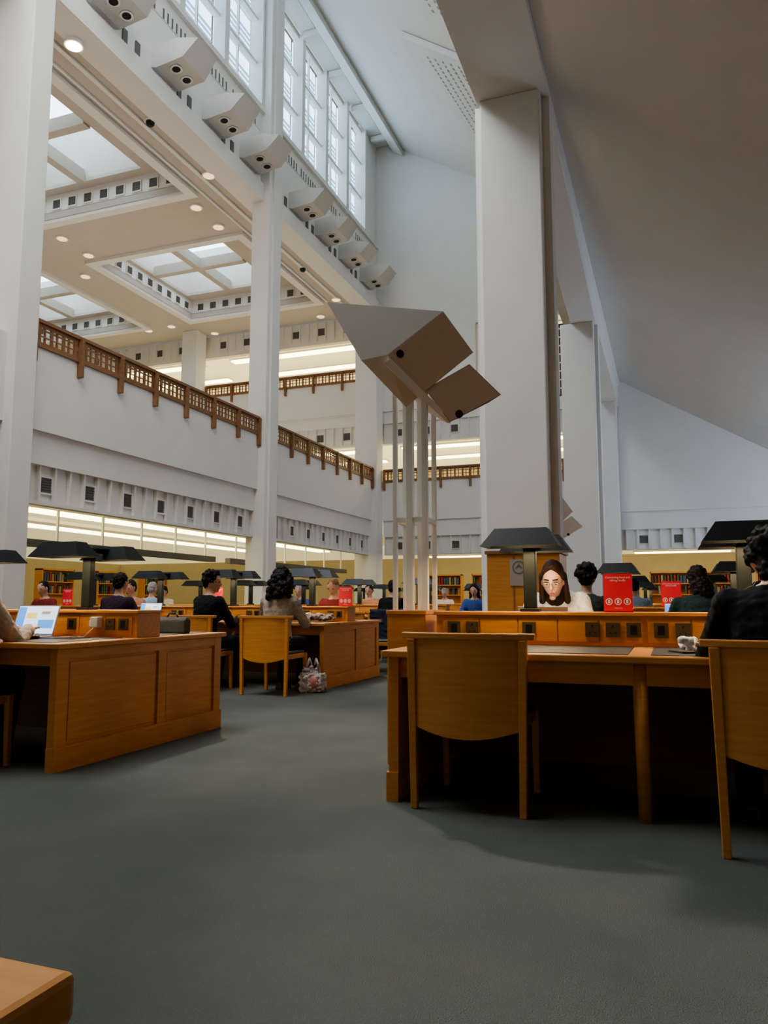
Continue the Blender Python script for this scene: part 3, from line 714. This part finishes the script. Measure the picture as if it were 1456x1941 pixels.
card(X(1273,8.85),8.85,.921,1.25,'red card on the second right desk, right of the tall red card')
card(X(411,8.85),8.85,.921,1.1,'red card behind the person in black with curly hair')
card(X(128,8.85),8.85,.921,1.1,'red card near the left edge by the plum-shirted man')
card(X(655,8.85),8.85,.921,1.1,'red card in front of the fair-haired person')
# =============== DESK OBJECTS
def laptop(x,y,z,rz,label,tilt=110,sc=1,sm_=None):
    e=empty('laptop',(x,y,z),rz,label,'laptop'); e.scale=(sc,)*3
    MB().box(-.16,.16,-.11,.11,0,.014).build('base',M['silver'],e,bevel=.004)
    k=MB()
    for r in range(5):
        for c in range(12): k.box(-.138+c*.0232,-.138+c*.0232+.019,-.01+r*.02,.007+r*.02,.014,.0165)
    k.build('keyboard',M['black'],e)
    a=R(tilt-90); d=Vector((0,math.sin(a),math.cos(a))); n=Vector((0,-math.cos(a),math.sin(a))); o=Vector((0,.11,.014))
    def q(x,h,t): return o+Vector((x,0,0))+d*h+n*t
    MB().hull([q(x,h,t) for x in(-.16,.16) for h in(0,.215) for t in(-.006,0)]).build('lid',M['silver'],e)
    s=MB().hull([q(x,h,t) for x in(-.152,.152) for h in(.012,.207) for t in(0,.001)]).build('screen',sm_ or M['screen'],e)
    if sm_: return e
    for (x0,x1,h0,h1,mm) in ((-.15,-.09,.02,.2,'screenb'),(-.08,.0,.12,.16,'screeny'),(.02,.14,.05,.11,'screenb'),(-.08,-.01,.04,.06,'screeny'),(.03,.1,.15,.17,'paper')):
        MB().hull([q(x,h,t) for x in(x0,x1) for h in(h0,h1) for t in(.001,.0016)]).build('screen_window',M[mm],s)
    return e
laptop(-4.06,4.0,.738,R(8),'open laptop with bright screen at the left edge of the nearest left desk')
laptop(-.745,4.95,.738,PI,'silver laptop opened in front of the woman with glasses',105,.95,M['screenw'])
laptop(X(275,8.5),8.5,.738,R(5),'small open laptop on the second left desk',105)
laptop(X(1288,8.4),8.4,.738,R(-5),'small open laptop by the person in dark green',105)
e=empty('power_adapter',(-3.72,4.325,.83),0,'white power adapter plugged into the left desk ledge','adapter')
MB().box(-.035,.035,-.03,.02,-.03,.045).build('body',M['paper'],e,bevel=.008); MB().box(-.05,-.03,-.02,.015,-.02,.02).build('plug',M['paper'],e,bevel=.003)
def tubepath(pts,r,name,m,label,cat):
    t=MB()
    for a,b in zip(pts,pts[1:]): t.cap(a,b,r,n=8)
    return tag(t.build(name,m,smooth=True),label,cat)
pts=[(-3.72,4.29,.80)]+[(-3.74-.028*k+.01*math.sin(k*1.7),4.23-.015*k+.03*math.sin(k*.9),.742) for k in range(12)]
tubepath(pts,.0028,'cable',M['paper'],'thin white charging cable lying on the nearest left desk','cable')
e=empty('mouse',(-3.88,3.93,.738),R(10),'black computer mouse beside the left laptop','mouse'); MB().ell((0,0,.012),(.03,.052,.022)).build('body',M['black'],e,smooth=True); MB().box(-.002,.002,.01,.045,.025,.034).build('wheel',M['grey'],e)
e=empty('notebook',(-3.78,4.08,.738),R(8),'closed black notebook under the cable on the left desk','notebook'); MB().box(-.14,.14,-.1,.1,0,.002).box(-.14,.14,-.1,.1,.0025,.0035).build('cover',M['black'],e)
e=empty('phone',(X(1290,4.02),3.98,.738),R(25),'dark phone lying on the nearest right desk','phone'); MB().box(-.037,.037,-.075,.075,0,.009).build('body',M['black'],e,bevel=.003); MB().box(-.034,.034,-.07,.07,.009,.0095).build('glass',M['leather'],e)
m=MB(); rr=random.Random(3)
for k in range(20): m.ell((rr.uniform(-.035,.035),rr.uniform(-.03,.03),rr.uniform(.01,.055)),rr.uniform(.01,.024),nu=8,nv=6)
o=m.build('tissue',M['paper'],None,vox=.005,sm=1,disp=.02); o.location=(X(1300,4.15),4.15,.737); tag(o,'crumpled white tissue beside the phone on the right desk','tissue')
m=MB()
for k in range(50): m.ell((rr.uniform(-.3,.3),rr.uniform(-.12,.12),rr.uniform(.0,.05)),(rr.uniform(.03,.08),rr.uniform(.02,.05),rr.uniform(.012,.025)),nu=10,nv=6)
o=m.build('scarf',M['scarf'],None,vox=.009,sm=2,disp=.02); o.location=(-4.15,8.5,.775); tag(o,'brown and white patterned scarf heaped on the second left desk','scarf')
e=empty('plastic_bag',(-3.70,7.72,0),0,'clear plastic carrier bag with pink contents on the floor by the desk','bag')
m=MB()
for k in range(40):
    z=rr.uniform(.03,.24); w=.13*(1-z*.9); m.ell((rr.uniform(-w,w),rr.uniform(-.07,.07),z),(rr.uniform(.02,.045),rr.uniform(.02,.04),rr.uniform(.03,.05)),nu=8,nv=6)
m.hull([(x,y,z) for x in(-.13,.13) for y in(-.07,.07) for z in(.01,.2)])
m.build('bag_body',M['plastic'],e,vox=.009,sm=2,disp=.03)
for s in(-1,1): MB().cap((s*.08,0,.24),(s*.04,0,.36),.018,.012).cap((s*.04,0,.36),(s*.02,.01,.3),.012,.01).build('handle',M['plastic'],e,smooth=True)
MB().ell((.05,-.055,.12),(.06,.04,.07)).build('contents',M['pinkp'],e,smooth=True)
e=empty('document_case',(-3.62,5.05,.738),R(0),'dark grey document case standing on the nearest left desk beyond the ledge','case')
MB().hull([(x,y,z) for x in(-.16,.14) for y in(-.04,.04) for z in(0,.1)]+[(-.15,0,.125),(.13,0,.125)]).build('body',colm('dark_grey_cloth',(.05,.055,.06)),e,bevel=.01)
MB().cap((-.05,0,.12),(-.03,0,.15),.006).cap((-.03,0,.15),(.03,0,.15),.006).cap((.03,0,.15),(.05,0,.12),.006).build('handle',M['black'],e,smooth=True)
# =============== LIGHTS
def area(name,loc,rot,sx,sy,p,c):
    l=bpy.data.lights.new(name,'AREA'); l.shape='RECTANGLE'; l.size=sx; l.size_y=sy; l.energy=p; l.color=c
    o=bpy.data.objects.new(name,l); col.objects.link(o); o.location=loc; o.rotation_euler=rot; return o
def spotl(name,loc,tgt,ang,p,c,rad=.25):
    l=bpy.data.lights.new(name,'SPOT'); l.energy=p; l.color=c; l.spot_size=R(ang); l.spot_blend=.9; l.shadow_soft_size=rad
    o=bpy.data.objects.new(name,l); col.objects.link(o); o.location=loc; o.rotation_euler=(Vector(tgt)-Vector(loc)).to_track_quat('-Z','Y').to_euler(); return o
area('gallery_fill',(-14.5,15,4.6),(PI,0,0),6,18,220,(1,.70,.44))  # added warm fill that brightens the gallery ceiling, no fixture behind it
area('daylight_bay',(-9.3,4,16.5),(0,R(-60),0),3.5,8,1150,(.68,.84,1))
area('nave_fill',(-6,3,14.8),(0,0,0),5,6,680,(1,.94,.86))  # added overhead fill for the hall, no roof opening here
area('aisle_fill',(5.8,20,3.0),(0,R(118),0),2.5,9,370,(.60,.76,1))  # added bluish fill washing up the sloped aisle ceiling
spotl('nave_spot',(-8.6,11,12.3),(.1,2.5,0),12,5500,(1,.93,.8))
spotl('nave_spot',(-8.6,13,12.3),(-2.5,5.0,0),12,5500,(1,.93,.8))
spotl('nave_spot',(-8.6,14.9,12.3),(-2.6,9.2,0),14,3500,(1,.93,.8))
w=bpy.data.worlds.new('world'); bpy.context.scene.world=w; w.use_nodes=True
bg=w.node_tree.nodes['Background']; bg.inputs[0].default_value=(1,.91,.80,1); bg.inputs[1].default_value=.20
try: bpy.context.scene.view_settings.look='AgX - Medium High Contrast'
except Exception: pass
# =============== CAMERA
cam=bpy.data.cameras.new('camera'); co=bpy.data.objects.new('camera',cam); col.objects.link(co)
cam.sensor_fit='VERTICAL'; cam.sensor_height=24; cam.lens=24*F/1941; co.location=(0,0,CH); co.rotation_euler=(R(90)+PIT,0,YAW); cam.clip_start=.05; cam.clip_end=200
bpy.context.scene.camera=co
